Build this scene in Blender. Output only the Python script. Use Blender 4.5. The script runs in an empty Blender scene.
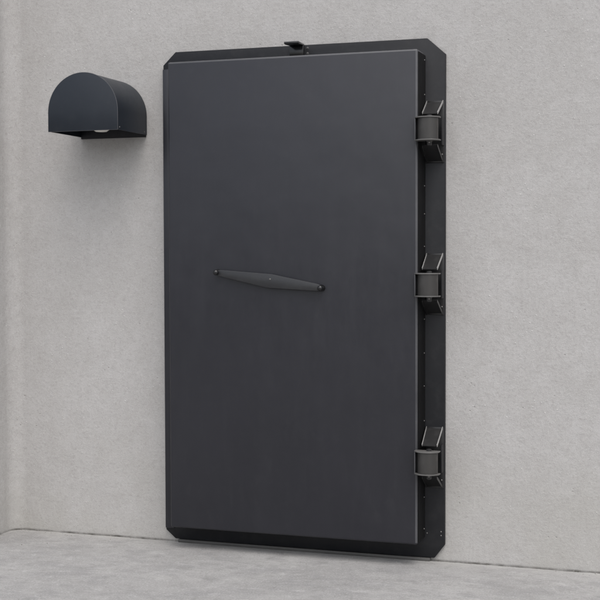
import bpy, bmesh, math, random
from mathutils import Vector, Matrix, noise

S = bpy.context.scene
C = S.collection
R = math.radians

# ------------------------------------------------------------------ camera
cam_d = bpy.data.cameras.new('camera')
cam = bpy.data.objects.new('camera', cam_d); C.objects.link(cam)
yaw, pit, rol, f = 0.3272, -0.0377, -0.0026, 1281.18
F = Vector((-math.sin(yaw)*math.cos(pit), math.cos(yaw)*math.cos(pit), math.sin(pit)))
Rt = Vector((math.cos(yaw), math.sin(yaw), 0)); U = Rt.cross(F)
R2 = Rt*math.cos(rol) + U*math.sin(rol); U2 = -Rt*math.sin(rol) + U*math.cos(rol)
M = Matrix((R2, U2, -F)).transposed().to_4x4()
M.translation = Vector((2.5583, -5.5627, 1.3788))
cam.matrix_world = M
cam_d.sensor_width = 36; cam_d.lens = f/600*36
cam_d.clip_start = .05; cam_d.clip_end = 500
S.camera = cam
S.render.resolution_x = S.render.resolution_y = 1024

# ------------------------------------------------------------------ world, sun, exposure
W = bpy.data.worlds.new('World'); S.world = W; W.use_nodes = True
SUN_EL, SUN_AZ = R(62), R(144)          # azimuth measured clockwise from +Y: in front of the wall, to the right
nt = W.node_tree; bg = nt.nodes['Background']
sky = nt.nodes.new('ShaderNodeTexSky'); sky.sky_type = 'NISHITA'; sky.sun_disc = False
sky.sun_elevation = SUN_EL; sky.sun_rotation = SUN_AZ; sky.dust_density = 4; sky.air_density = 1
hs = nt.nodes.new('ShaderNodeHueSaturation'); hs.inputs['Saturation'].default_value = .38   # an overcast, nearly grey sky
nt.links.new(sky.outputs[0], hs.inputs['Color']); nt.links.new(hs.outputs[0], bg.inputs[0])
bg.inputs[1].default_value = .15
sd = bpy.data.lights.new('sun', 'SUN'); sun = bpy.data.objects.new('sun', sd); C.objects.link(sun)
sd.energy = .5; sd.angle = R(110); sd.color = (1, .96, .9)
sv = Vector((math.sin(SUN_AZ)*math.cos(SUN_EL), math.cos(SUN_AZ)*math.cos(SUN_EL), math.sin(SUN_EL)))
sun.rotation_euler = (-sv).to_track_quat('-Z', 'Y').to_euler(); sun.location = (0, -3, 8)
V = S.view_settings; V.view_transform = 'Standard'; V.look = 'None'; V.gamma = 1
V.use_curve_mapping = False; V.exposure = 0.73

# ------------------------------------------------------------------ materials
class NT:
    def __init__(s, name):
        s.m = bpy.data.materials.new(name); s.m.use_nodes = True
        s.t = s.m.node_tree; s.b = s.t.nodes['Principled BSDF']
        s.tc = s.t.nodes.new('ShaderNodeTexCoord').outputs['Object']
    def node(s, kind, ins=None, **kw):
        n = s.t.nodes.new(kind)
        for k, v in kw.items(): setattr(n, k, v)
        for k, v in (ins or {}).items(): s.put(n.inputs[k], v)
        return n
    def put(s, sock, v):
        if isinstance(v, bpy.types.NodeSocket): s.t.links.new(v, sock)
        else: sock.default_value = v
    def mapped(s, scale, loc=(0, 0, 0), rot=(0, 0, 0), vec=None):
        n = s.node('ShaderNodeMapping', {'Vector': vec or s.tc})
        n.inputs['Scale'].default_value = scale; n.inputs['Location'].default_value = loc; n.inputs['Rotation'].default_value = rot
        return n.outputs[0]
    def noise(s, vec, scale, detail=4, rough=.55, dist=0):
        return s.node('ShaderNodeTexNoise', {'Vector': vec, 'Scale': scale, 'Detail': detail, 'Roughness': rough, 'Distortion': dist}).outputs[0]
    def ramp(s, x, a, b, lo=0., hi=1.):
        n = s.node('ShaderNodeMapRange', {'Value': x, 'From Min': a, 'From Max': b, 'To Min': lo, 'To Max': hi}); n.clamp = True
        return n.outputs[0]
    def math(s, op, a, b=0.):
        n = s.node('ShaderNodeMath', operation=op); s.put(n.inputs[0], a); s.put(n.inputs[1], b); return n.outputs[0]
    def mix(s, fac, a, b):
        n = s.node('ShaderNodeMix', data_type='RGBA'); s.put(n.inputs[0], fac)
        s.put(n.inputs[6], a); s.put(n.inputs[7], b); return n.outputs[2]
    def bump(s, h, strength, dist, normal=None):
        ins = {'Height': h, 'Strength': strength, 'Distance': dist}
        if normal: ins['Normal'] = normal
        return s.node('ShaderNodeBump', ins).outputs[0]

def rgb(*c): return (*c, 1)

def plaster():
    n = NT('plaster')
    warp = n.noise(n.tc, 1.6, 3)
    big = n.noise(n.tc, 2.2, 5, .6, .4)
    mid = n.noise(n.mapped((1, 1, .75), (3, 1, 7)), 9, 6, .62, .6)
    strokes = n.noise(n.mapped((1, 1, 1.35), (0, 2, 5), (0, R(14), 0)), 8, 8, .7, .5)
    fine = n.noise(n.tc, 75, 4, .6)
    grain = n.noise(n.tc, 260, 3, .6)
    col = n.mix(n.ramp(big, .36, .66), rgb(.384, .374, .363), rgb(.418, .408, .400))
    col = n.mix(n.ramp(mid, .42, .68, 0, .32), col, rgb(.335, .322, .306))
    col = n.mix(n.ramp(strokes, .54, .70, 0, .38), col, rgb(.47, .458, .45))
    col = n.mix(n.ramp(fine, .52, .68, 0, .50), col, rgb(.30, .288, .275))
    col = n.mix(n.ramp(grain, .52, .68, 0, .55), col, rgb(.56, .55, .54))
    m3 = n.noise(n.mapped((1, 1, 1), (6, 3, 1)), 30, 6, .7, .3)
    col = n.mix(n.ramp(m3, .50, .66, 0, .26), col, rgb(.31, .298, .288))
    col = n.mix(n.ramp(m3, .46, .34, 0, .22), col, rgb(.50, .49, .482))
    # sparse pits and pale grains
    v = n.node('ShaderNodeTexVoronoi', {'Vector': n.tc, 'Scale': 26.})
    pit_ = n.math('MULTIPLY', n.ramp(v.outputs['Distance'], .05, .12, 1, 0), n.ramp(n.noise(n.tc, 4.5, 2), .52, .62))
    col = n.mix(n.math('MULTIPLY', pit_, .45), col, rgb(.22, .21, .20))
    v2 = n.node('ShaderNodeTexVoronoi', {'Vector': n.mapped((1, 1, 1), (5, 5, 5)), 'Scale': 34.})
    gr = n.math('MULTIPLY', n.ramp(v2.outputs['Distance'], .05, .14, 1, 0), n.ramp(n.noise(n.mapped((1, 1, 1), (9, 2, 4)), 5, 2), .50, .62))
    col = n.mix(n.math('MULTIPLY', gr, .5), col, rgb(.62, .61, .60))
    # damp stain where the wall meets the ground
    z = n.node('ShaderNodeSeparateXYZ', {0: n.tc}).outputs[2]
    st = n.math('MULTIPLY', n.ramp(z, 0, .6, 1, 0), n.ramp(warp, .35, .65))
    col = n.mix(n.math('MULTIPLY', st, .5), col, rgb(.335, .325, .285))
    # line of packed dirt in the joint at the foot of the wall
    dl = n.math('MULTIPLY', n.ramp(z, .002, .009, 1, 0), n.ramp(n.noise(n.mapped((1, 1, .2)), 9, 6, .6), .38, .62, .15, 1))
    col = n.mix(n.math('MULTIPLY', dl, .92), col, rgb(.07, .065, .055))
    n.put(n.b.inputs['Base Color'], col); n.b.inputs['Roughness'].default_value = .93
    n.b.inputs['Specular IOR Level'].default_value = .25
    h = n.math('ADD', n.math('MULTIPLY', mid, .4), n.math('ADD', n.math('MULTIPLY', strokes, .7), n.math('MULTIPLY', fine, .55)))
    h = n.math('SUBTRACT', h, n.math('MULTIPLY', pit_, .5))
    h = n.math('ADD', h, n.math('MULTIPLY', gr, .4))
    nb = n.bump(h, .55, .006)
    nb = n.bump(grain, .45, .0015, nb)
    n.put(n.b.inputs['Normal'], nb)
    return n.m

def concrete():
    n = NT('concrete')
    big = n.noise(n.mapped((1, 1, 1), (1, 2, 3)), 1.7, 5, .6, .5)
    mid = n.noise(n.mapped((.8, 1.3, 1), (3, 1, 2), (0, 0, R(-8))), 6, 8, .68, .4)
    streak = n.noise(n.mapped((.7, 1.8, 1), (7, 1, 2), (0, 0, R(-5))), 9, 7, .68, .3)
    fine = n.noise(n.tc, 60, 4, .65)
    grain = n.noise(n.tc, 230, 3, .6)
    col = n.mix(n.ramp(big, .36, .66), rgb(.255, .251, .246), rgb(.315, .311, .304))
    col = n.mix(n.ramp(mid, .48, .62, 0, .7), col, rgb(.215, .213, .212))
    col = n.mix(n.ramp(streak, .56, .68, 0, .38), col, rgb(.40, .396, .385))
    col = n.mix(n.ramp(fine, .52, .70, 0, .5), col, rgb(.19, .187, .184))
    col = n.mix(n.ramp(n.noise(n.tc, 130, 5, .75), .52, .64, 0, .6), col, rgb(.46, .455, .45))
    blot = n.noise(n.mapped((1, 1, 1), (12, 5, 0)), 14, 9, .75, .2)
    col = n.mix(n.ramp(blot, .53, .61, 0, .5), col, rgb(.20, .197, .192))
    col = n.mix(n.ramp(blot, .44, .36, 0, .45), col, rgb(.40, .396, .39))
    v = n.node('ShaderNodeTexVoronoi', {'Vector': n.tc, 'Scale': 30.})
    col = n.mix(n.math('MULTIPLY', n.ramp(v.outputs['Distance'], .06, .16, 1, 0), n.ramp(n.noise(n.tc, 5, 2), .5, .6, 0, .7)), col, rgb(.13, .125, .12))
    # a pale worn band of cement along the foot of the wall
    y = n.node('ShaderNodeSeparateXYZ', {0: n.tc}).outputs[1]
    bd = n.math('ADD', n.ramp(y, -.14, -.02), n.ramp(n.noise(n.tc, 4, 4), .3, .7, -.6, .3))
    col = n.mix(n.ramp(bd, 0, .9, 0, .55), col, rgb(.39, .384, .37))
    n.put(n.b.inputs['Base Color'], col)
    n.put(n.b.inputs['Roughness'], n.ramp(mid, .3, .7, .72, .9)); n.b.inputs['Specular IOR Level'].default_value = .35
    h = n.math('ADD', n.math('MULTIPLY', mid, .7), n.math('ADD', n.math('MULTIPLY', streak, .5), n.math('MULTIPLY', fine, .25)))
    nb = n.bump(h, .5, .006); nb = n.bump(grain, .4, .0012, nb)
    n.put(n.b.inputs['Normal'], nb)
    return n.m

def metal_paint(name, c, c2, rough, spec=.5, peel=.25, dust=.12, wave=0):
    n = NT(name)
    big = n.noise(n.tc, 2.3, 4, .55, .3); sm = n.noise(n.tc, 26, 5, .6)
    col = n.mix(n.ramp(big, .35, .65), rgb(*c), rgb(*c2))
    col = n.mix(n.ramp(sm, .5, .8, 0, dust), col, rgb(.16, .155, .15))
    n.put(n.b.inputs['Base Color'], col)
    n.put(n.b.inputs['Roughness'], n.math('ADD', n.ramp(big, .3, .7, rough-.04, rough+.05), n.ramp(sm, .4, .7, 0, .05)))
    n.b.inputs['Specular IOR Level'].default_value = spec
    nb = n.bump(n.noise(n.tc, 3.0, 2), .35, .016 if wave else .004)
    if wave:      # faint wipe marks, run-down dust and scuffs on the large sheet
        wp = n.noise(n.mapped((1, 1, .10), (2, 0, 4)), 16, 6, .65, .3)
        sc = n.noise(n.mapped((2.2, 1, .9), (8, 0, 1), (0, R(35), 0)), 5, 8, .72, 1.8)
        z = n.node('ShaderNodeSeparateXYZ', {0: n.tc}).outputs[2]
        low = n.ramp(z, .1, .75, 1, .12)
        col = n.mix(n.math('MULTIPLY', n.ramp(wp, .5, .72, 0, .011), n.ramp(big, .3, .6, .3, 1)), col, rgb(.20, .20, .20))
        col = n.mix(n.math('MULTIPLY', n.ramp(sc, .56, .70, 0, .016), low), col, rgb(.26, .25, .24))
        n.put(n.b.inputs['Base Color'], col)
        n.put(n.b.inputs['Roughness'], n.math('ADD', n.ramp(sc, .4, .7, rough-.03, rough+.07), n.ramp(wp, .4, .7, -.02, .04)))
    nb = n.bump(n.noise(n.tc, 330, 3, .6), peel, .0006, nb)
    n.put(n.b.inputs['Normal'], nb)
    return n.m

m_plaster, m_conc = plaster(), concrete()
m_leaf = metal_paint('charcoal_powder_coat', (.0142, .0146, .0195), (.0160, .0162, .0216), .36, dust=.02, wave=1)
m_frame = metal_paint('dark_frame_paint', (.0065, .007, .009), (.009, .0095, .0115), .42, spec=.3, dust=.05)
m_hinge = metal_paint('hinge_paint', (.012, .012, .0125), (.016, .016, .0165), .34, dust=.08)
m_barrel = metal_paint('barrel_steel', (.027, .0255, .024), (.036, .034, .032), .38, dust=.15)
m_lip = metal_paint('rubbed_lip_paint', (.075, .073, .07), (.11, .107, .103), .32)
m_bar = metal_paint('handle_paint', (.017, .0175, .0195), (.021, .0215, .0235), .36, dust=.05)
m_lamp = metal_paint('blue_grey_lamp_paint', (.0085, .012, .0185), (.0105, .0145, .0215), .38, spec=.4, dust=.03)
m_knob = metal_paint('black_gloss', (.008, .008, .009), (.01, .01, .011), .14, dust=0)
m_edge = metal_paint('edge_highlight_paint', (.042, .043, .047), (.075, .076, .082), .36)  # paler coat standing in for highlights along edges
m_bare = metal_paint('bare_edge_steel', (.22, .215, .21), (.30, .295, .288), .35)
m_zinc = metal_paint('zinc_steel', (.16, .155, .15), (.22, .215, .21), .4); m_zinc.node_tree.nodes['Principled BSDF'].inputs['Metallic'].default_value = .8
m_sill = metal_paint('lit_bevel_steel', (.045, .044, .042), (.075, .073, .07), .5)
m_rub_shade = metal_paint('rubber_and_shade_black', (.004, .004, .0045), (.007, .007, .0075), .8, spec=.15, dust=.02)  # gasket rubber; also painted shade on the leaf side and behind knuckles
def glass_white():
    n = NT('opal_glass'); n.b.inputs['Base Color'].default_value = (.8, .78, .72, 1); n.b.inputs['Roughness'].default_value = .2
    return n.m
m_opal = glass_white()

# ------------------------------------------------------------------ helpers
def edge_faces(bm, n=1):
    for f_ in bm.faces:
        m = max(abs(c) for c in f_.normal)
        if m < .999: f_.material_index = n
def tag(o, label=None, cat=None, group=None, kind=None):
    if label: o['label'] = label
    if cat: o['category'] = cat
    if group: o['group'] = group
    if kind: o['kind'] = kind
    return o
def obj(name, bm, mat, parent=None, smooth=None):
    bmesh.ops.recalc_face_normals(bm, faces=bm.faces)
    me = bpy.data.meshes.new(name); bm.to_mesh(me); bm.free(); me.materials.append(mat)
    if smooth is not None: me.shade_smooth(); me.set_sharp_from_angle(angle=R(smooth))
    o = bpy.data.objects.new(name, me); C.objects.link(o)
    if parent: o.parent = parent
    return o
def empty(name, loc):
    o = bpy.data.objects.new(name, None); C.objects.link(o); o.location = loc; o.empty_display_size = .1
    return o
def merge(dst, src):
    me = bpy.data.meshes.new('t'); src.to_mesh(me); src.free(); dst.from_mesh(me); bpy.data.meshes.remove(me)
def bev(bm, w, seg=2, edges=None):
    if w > 0: bmesh.ops.bevel(bm, geom=edges or list(bm.edges), offset=w, segments=seg, affect='EDGES', profile=.5, clamp_overlap=True)
def box(x0, x1, y0, y1, z0, z1, b=.0, seg=2):
    bm = bmesh.new(); bmesh.ops.create_cube(bm, size=1)
    for v in bm.verts:
        v.co = Vector((x0+(v.co.x+.5)*(x1-x0), y0+(v.co.y+.5)*(y1-y0), z0+(v.co.z+.5)*(z1-z0)))
    bev(bm, b, seg); return bm
def prism(pts, axis, a, b, w=0, seg=2):
    """closed outline of 2-D points swept from a to b along an axis ('y': points are x,z; 'z': points are x,y)"""
    bm = bmesh.new()
    mk = (lambda p, t: (p[0], t, p[1])) if axis == 'y' else ((lambda p, t: (p[0], p[1], t)) if axis == 'z' else (lambda p, t: (t, p[0], p[1])))
    A = [bm.verts.new(mk(p, a)) for p in pts]; B = [bm.verts.new(mk(p, b)) for p in pts]
    bm.faces.new(A); bm.faces.new(B[::-1])
    for i in range(len(pts)):
        j = (i+1) % len(pts); bm.faces.new((A[i], B[i], B[j], A[j]))
    bmesh.ops.recalc_face_normals(bm, faces=bm.faces)
    if w: bev(bm, w, seg, [e for e in bm.edges if len(e.link_faces) == 2 and e.calc_face_angle() > R(30)])
    return bm
def lathe(prof, seg=24, mat=None):
    """profile (r, h) turned about +Z then moved by mat"""
    bm = bmesh.new(); rings = []
    for r, h in prof:
        if r < 1e-6: rings.append([bm.verts.new((0, 0, h))])
        else: rings.append([bm.verts.new((r*math.cos(2*math.pi*k/seg), r*math.sin(2*math.pi*k/seg), h)) for k in range(seg)])
    for p, q in zip(rings, rings[1:]):
        for k in range(seg):
            l = (k+1) % seg
            if len(p) == 1: bm.faces.new((p[0], q[k], q[l]))
            elif len(q) == 1: bm.faces.new((p[k], p[l], q[0]))
            else: bm.faces.new((p[k], p[l], q[l], q[k]))
    if mat: bmesh.ops.transform(bm, matrix=mat, verts=bm.verts)
    return bm
def Tm(x, y, z, ax=None, ang=0):
    m = Matrix.Translation((x, y, z))
    return m @ Matrix.Rotation(ang, 4, ax) if ax else m
def dome(r, h, x, y, z, ax='X', ang=R(90)):   # rivet head; default points towards -Y
    return lathe([(r, 0), (r, h*.25), (r*.8, h*.7), (r*.45, h*.95), (0, h)], 14, Tm(x, y, z, ax, ang))
def hexbolt(r, h, x, y, z, ax='X', ang=R(90)):
    bm = lathe([(r*1.25, 0), (r*1.25, h*.18), (0, h*.18)], 16)
    merge(bm, lathe([(r, h*.18), (r, h*.85), (r*.85, h), (0, h)], 6))
    merge(bm, lathe([(r*.5, h), (r*.5, h*1.5), (r*.4, h*1.6), (0, h*1.6)], 10))
    bmesh.ops.transform(bm, matrix=Tm(x, y, z, ax, ang), verts=bm.verts); return bm

# ------------------------------------------------------------------ wall with its rounded inner corner
r_f = .075; XL = -.84
arc = [(XL+r_f - r_f*math.sin(a), -r_f + r_f*math.cos(a)) for a in [i*math.pi/2/10 for i in range(11)]]
path = [(9, 0)] + arc + [(XL, -.42)]
outline = path + [(XL-.30, -.42), (XL-.30, 0), (-9, 0), (-9, .28), (9, .28)]
wall = obj('plaster_wall', prism(outline, 'z', -.3, 3.5), m_plaster, smooth=30)
tag(wall, 'rough grey plaster wall with a rounded corner behind the steel door', 'wall')

# ------------------------------------------------------------------ ground and the cast slab with its ragged joint along the wall
bm = bmesh.new(); bmesh.ops.create_grid(bm, x_segments=2, y_segments=2, size=150)
for v in bm.verts: v.co.z = -.0045
gr = obj('ground', bm, metal_paint('dark_earth', (.035, .033, .029), (.06, .056, .05), .9)); tag(gr, kind='structure')

def gap(s): return .012 + .008*noise.noise(Vector((s*9, 1.3, 0))) + .005*noise.noise(Vector((s*38, 7.7, 0))) + .0022*noise.noise(Vector((s*120, 3.7, 0)))
pts = []; s = 0
full = [(9, 0)] + arc + [(XL, -.42), (XL-.30, -.42), (XL-.30, 0), (-9, 0)]
fine = []
for (x0, y0), (x1, y1) in zip(full, full[1:]):
    L = math.hypot(x1-x0, y1-y0); k = max(1, int(L/.008))
    for i in range(k): fine.append((x0+(x1-x0)*i/k, y0+(y1-y0)*i/k, (y1-y0)/L, -(x1-x0)/L))
for i, (x, y, nx, ny) in enumerate(fine):
    g = max(.0015, gap(i*.008)); pts.append((x - nx*g, y - ny*g))
# the normals above point to the wall; the slab lies on the open side
out = pts + [(-9, -.008), (-9, -14), (9, -14)]
bm = bmesh.new()
top = [bm.verts.new((x, y, 0)) for x, y in out]
fc = bm.faces.new(top)
if fc.normal.z < 0: fc.normal_flip()
ret = bmesh.ops.extrude_face_region(bm, geom=[fc])
for v in [g for g in ret['geom'] if isinstance(g, bmesh.types.BMVert)]: v.co.z = -.0043
bmesh.ops.triangulate(bm, faces=[f_ for f_ in bm.faces if len(f_.verts) > 4])
slab = obj('pavement', bm, m_conc); tag(slab, kind='structure')

# ------------------------------------------------------------------ the steel door
door = empty('steel_door', (.676, 0, 0))
door['kind'] = 'thing'
tag(door, 'tall charcoal steel security door with three exposed hinges on the grey wall', 'door')
OX = .676
def P(name, bm, mat, parent=None, smooth=35):
    bmesh.ops.translate(bm, vec=(-OX, 0, 0), verts=bm.verts)
    return obj(name, bm, mat, parent or door, smooth)
# frame plate
fp = [(0, 2.256), (.063, 2.316), (1.270, 2.314), (1.351, 2.242), (1.351, .077), (1.305, .016), (.048, .016), (0, .056)]
bm = prism(fp, 'y', .004, -.020, .0022)
frame = P('door_frame', bm, m_frame)
P('side_flange', box(.001, .045, -.030, -.0195, .066, 2.236, .002), m_leaf, frame)
P('threshold', box(.064, 1.286, -.027, -.004, -.002, .0145, .003), m_sill, frame)  # paler metal puts the frame's lit bottom bevel into colour
for x, z in ((1.2715, .125), (1.335, .135), (1.335, .118)):
    P('bolt', dome(.0035, .003, x, -.0195, z), m_zinc, frame)
# rubber gasket behind the leaf
P('gasket', box(.105, 1.236, -.042, -.0195, .118, 2.232, .004), m_rub_shade, frame)
# leaf
leaf_b = box(.084, 1.259, -.155, -.040, .100, 2.249)
ed = [e for e in leaf_b.edges]
bev(leaf_b, .0085, 3, ed)
leaf_b.normal_update()
for f_ in leaf_b.faces:                      # highlight put into the colour of the top and right bevels
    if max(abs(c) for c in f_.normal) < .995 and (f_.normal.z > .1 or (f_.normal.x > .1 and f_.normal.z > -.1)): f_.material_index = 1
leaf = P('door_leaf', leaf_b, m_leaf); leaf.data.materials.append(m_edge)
# hinge side angle with its rivets; its black stands in for shade
strip = P('edge_strip', box(1.2585, 1.2635, -.146, -.024, .108, 2.238, .0012), m_rub_shade)
for z in (2.215, 2.064, 1.80, 1.666, 1.543, 1.40, 1.08, .93, .784, .63, .29, .149):
    P('rivet', dome(.0034, .003, 1.2633, -.044, z, 'Y', R(90)), m_zinc, strip)

# handle: a tapered flat bar held by two round knobs
hp = [(.343, 1.2965), (.364, 1.2963), (.585, 1.2802), (.602, 1.2788), (.8173, 1.2365), (.829, 1.232), (.829, 1.206), (.8126, 1.2045),
      (.590, 1.2166), (.565, 1.2205), (.3637, 1.2655), (.343, 1.270)]
hp = [(x-.006, z) for x, z in hp]
handle = P('handle', prism(hp, 'y', -.166, -.178, .0025), m_bar)
for x, z in ((.330, 1.2857), (.8265, 1.2175)):
    rr = .0128
    prof = [(rr*math.sin(t), -rr*math.cos(t)) for t in [math.pi*i/12 for i in range(1, 12)]]
    bm = lathe([(0, -rr)] + prof + [(0, rr)], 24, Tm(x, -.184, z))
    merge(bm, lathe([(.0085, 0), (.0085, .03), (0, .03)], 16, Tm(x, -.154, z, 'X', R(90))))
    merge(bm, lathe([(.015, 0), (.015, .004), (.0, .004)], 20, Tm(x, -.1545, z, 'X', R(90))))
    P('knob', bm, m_knob, handle)
P('rivet', dome(.0048, .0030, .589, -.1775, 1.2553), m_lip, handle)

# catch above the leaf
catch = P('top_catch', box(.636, .7025, -.040, -.0195, 2.256, 2.3115, .002), m_knob)
bm = prism([(-.022, 2.3115), (-.022, 2.3185), (-.108, 2.3195), (-.114, 2.317), (-.114, 2.3085), (-.100, 2.3075), (-.060, 2.3100)], 'x', .636, .7025, .0018)
P('tongue', bm, m_knob, catch)
for z in (2.300, 2.276): P('bolt', hexbolt(.0048, .004, .7165, -.0195, z), m_lip, catch)

# hinges, modelled about their own centre (z = 0) and moved up to their height
def rr_outline(x0, x1, y0, y1, r, seg=8):
    """plan of the knuckle: flat back at y1, corners rounded at the front (y0)"""
    o = [(x0, y1)]
    for i in range(seg+1):
        a = math.pi/2*i/seg; o.append((x0+r-r*math.cos(a), y0+r*.55-r*.55*math.sin(a)))
    for i in range(seg+1):
        a = math.pi/2*i/seg; o.append((x1-r+r*math.sin(a), y0+r*.55-r*.55*math.cos(a)))
    return o + [(x1, y1)]
def bow(x0, x1, y0, ys, y1, n=14):
    """plan of the wrapped band: a convex front from (x0, ys) over y0 to (x1, ys), flat back at y1"""
    o = [(x0, y1)]
    for i in range(n+1):
        t = i/n; c = 2*t-1
        o.append((x0+(x1-x0)*t, ys + (y0-ys)*(1-abs(c)**2.6)))
    return o + [(x1, y1)]
def chan(zs):
    """sloping gusset: floor plate plus two upstanding side flanges; zs=+1 above, -1 below"""
    bm = bmesh.new()
    yb, yt = -.0195, -.142                  # at the frame / at the knuckle
    zb, zt = zs*.128, zs*.064
    def quad(x0b, x1b, x0t, x1t, off0, off1):
        n = Vector((0, zt-zb, -(yt-yb))).normalized()
        if n.z*zs < 0: n = -n
        vs = []
        for off in (off0, off1):
            for x, y, z in ((x0b, yb, zb), (x1b, yb, zb), (x1t, yt, zt), (x0t, yt, zt)):
                vs.append(q.verts.new(Vector((x, y, z)) + n*off))
        q.faces.new(vs[:4]); q.faces.new(vs[4:][::-1])
        for i in range(4):
            j = (i+1) % 4; q.faces.new((vs[i], vs[j], vs[j+4], vs[i+4]))
    q = bmesh.new(); quad(1.2705, 1.341, 1.2785, 1.343, 0, .004); merge(bm, q)
    q = bmesh.new(); quad(1.2685, 1.2710, 1.2765, 1.279, -.001, .011); bmesh.ops.recalc_face_normals(q, faces=q.faces); bev(q, .001, 1)
    for f_ in q.faces: f_.material_index = 1
    merge(bm, q)
    q = bmesh.new(); quad(1.3405, 1.3432, 1.3425, 1.3452, -.001, .011); bmesh.ops.recalc_face_normals(q, faces=q.faces); bev(q, .001, 1)
    for f_ in q.faces: f_.material_index = 1
    merge(bm, q)
    return bm
def make_hinge(z):
    h = P('hinge', box(1.268, 1.3475, -.0265, -.0195, -.135, .135, .0015), m_hinge)
    ch = []
    # knuckle cover with its curved top and bottom lips
    kn = P('knuckle', prism(bow(1.2680, 1.3540, -.214, -.186, -.172), 'z', -.0465, .0465), m_barrel, h); ch.append(kn)
    for a, b in ((.0460, .0512), (-.0512, -.0460)):
        ch.append(P('lip', prism(bow(1.2525, 1.3620, -.2185, -.186, -.156), 'z', a, b, .0010), m_lip, h))
    ch.append(P('side_plate', box(1.2538, 1.2575, -.188, -.158, -.0458, .0458, .0008), m_edge, h))
    ch.append(P('strap', box(1.2595, 1.322, -.178, -.098, -.0458, .0458, .001), m_rub_shade, h))  # link to the leaf, coloured black for the shade behind the knuckle
    for s_ in (1, -1):
        g = P('gusset', chan(s_), m_hinge, h); g.data.materials.append(m_bare if s_ > 0 else m_hinge); ch.append(g)  # bare steel above; lower flanges coloured dark for their shade
    ch.append(P('bolt', dome(.0045, .004, 1.318, -.1862, -.0585), m_zinc, h))
    ch.append(P('pin', lathe([(0, -.072), (.009, -.072), (.011, -.069), (.011, .058), (.007, .060), (0, .061)], 18, Tm(1.316, -.176, 0)), m_hinge, h))
    ch.append(P('nut', lathe([(0, -.063), (.009, -.063), (.011, -.061), (.011, -.055), (.014, -.0548), (.014, -.0505), (0, -.0505)], 6, Tm(1.316, -.176, 0)), m_lip, h))
    ch.append(P('upright', box(1.343, 1.3485, -.070, -.0262, -.062, .062, .0015), m_frame, h))
    for x, zz in ((1.3385, -.030), (1.3385, .030), (1.2745, -.088), (1.3385, -.100)):
        ch.append(P('bolt', dome(.0042, .004, x if zz in (-.088, -.100) else 1.338, -.0263, zz), m_zinc, h))
    h.location.z = z
    return h, ch
h0, ch0 = make_hinge(1.903)
for z in (1.2345, .4670):
    c = h0.copy(); C.objects.link(c); c.parent = door; c.location.z = z
    for o in ch0:
        d = o.copy(); C.objects.link(d); d.parent = c

# ------------------------------------------------------------------ wall lamp
lx0, lx1, lzb, ld = -.449, -.095, 1.935, .306
lc = (lx0+lx1)/2; lr = (lx1-lx0)/2; lzs = lzb + .087
lamp = empty('wall_lamp', (lc, 0, lzb))
tag(lamp, 'dark blue-grey round-topped outdoor lamp open at the bottom, beside the steel door', 'wall lamp')
def Q(name, bm, mat, parent=None, smooth=35):
    bmesh.ops.translate(bm, vec=(-lc, 0, -lzb), verts=bm.verts)
    return obj(name, bm, mat, parent or lamp, smooth)
def arch(r, zb, n=40):
    return [(lc-r, zb)] + [(lc-r*math.cos(math.pi*i/n), lzs+r*math.sin(math.pi*i/n)) for i in range(n+1)] + [(lc+r, zb)]
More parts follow.
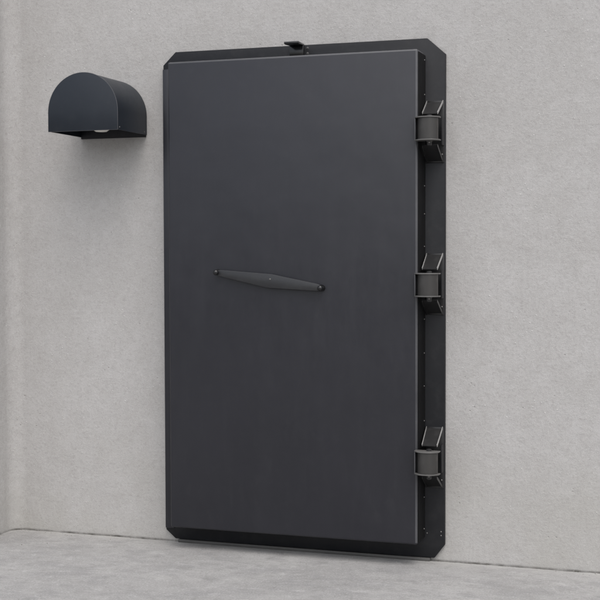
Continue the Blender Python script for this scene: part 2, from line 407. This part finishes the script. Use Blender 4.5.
# hood: an arched sheet, 4 mm thick, open below
bm = bmesh.new()
O, I = arch(lr, lzb), arch(lr-.004, lzb)
ring = []
for y in (-.004, -ld+.001):
    ring.append(([bm.verts.new((x, y, z)) for x, z in O], [bm.verts.new((x, y, z)) for x, z in I]))
(o0, i0), (o1, i1) = ring
n = len(O)
for k in range(n-1):
    bm.faces.new((o0[k], o0[k+1], o1[k+1], o1[k])); bm.faces.new((i0[k], i1[k], i1[k+1], i0[k+1]))
    bm.faces.new((o0[k], i0[k], i0[k+1], o0[k+1])); bm.faces.new((o1[k], o1[k+1], i1[k+1], i1[k]))
bm.faces.new((o0[0], o1[0], i1[0], i0[0])); bm.faces.new((o0[-1], i0[-1], i1[-1], o1[-1]))
bm.normal_update()
hood = Q('hood', bm, m_lamp, smooth=30)
fp_ = arch(lr+.0015, lzb-.0015)
fb = prism(fp_, 'y', -ld, -ld-.004, .0015, 2); fb.normal_update()
for f_ in fb.faces:
    if .05 < abs(f_.normal.y) < .99: f_.material_index = 1  # rim highlight painted on the bevel in a paler colour
Q('front_plate', fb, m_lamp, smooth=25).data.materials.append(m_edge)
Q('back_plate', prism(arch(lr-.006, lzb-.010), 'y', .001, -.010, .001), m_frame, smooth=30)
hold = Q('lamp_holder', box(lc-.04, lc+.04, -.205, -.009, lzb+.055, lzb+.095, .004), m_frame)
bp_ = [(0, 0), (.026, .002), (.042, .014), (.046, .036), (.040, .056), (.024, .070), (0, .072)]
Q('bulb', lathe(bp_, 28, Tm(lc+.022, -.170, lzb+.004)), m_opal, smooth=60)
for x, y, z in ((lx1, -.288, lzb+.012), (lx1, -.030, lzb+.012)):
    Q('screw', dome(.0036, .0022, x-.0005, y, z, 'Y', R(90)), m_zinc)

# ------------------------------------------------------------------ loose grit swept against the foot of the wall
random.seed(4)
bm = bmesh.new()
for i in range(170):
    x = random.uniform(-.80, 2.3); y = -.008 - abs(random.gauss(0, .03 if random.random() < .6 else .22)); rr = random.choice((.001, .0013, .0016, .0022)) * random.uniform(.7, 1.3)
    if x > .02 and x < 1.33: y -= .03
    q = bmesh.new(); bmesh.ops.create_icosphere(q, subdivisions=1, radius=rr)
    for v in q.verts: v.co = Vector((x, y, rr*.5)) + Vector((v.co.x*random.uniform(.7, 1.5), v.co.y*random.uniform(.7, 1.4), v.co.z*.8))
    merge(bm, q)
grit = obj('grit', bm, metal_paint('grit', (.20, .19, .175), (.36, .35, .33), .9))
tag(grit, 'fine loose grit scattered on the concrete along the foot of the wall', 'grit', kind='stuff')
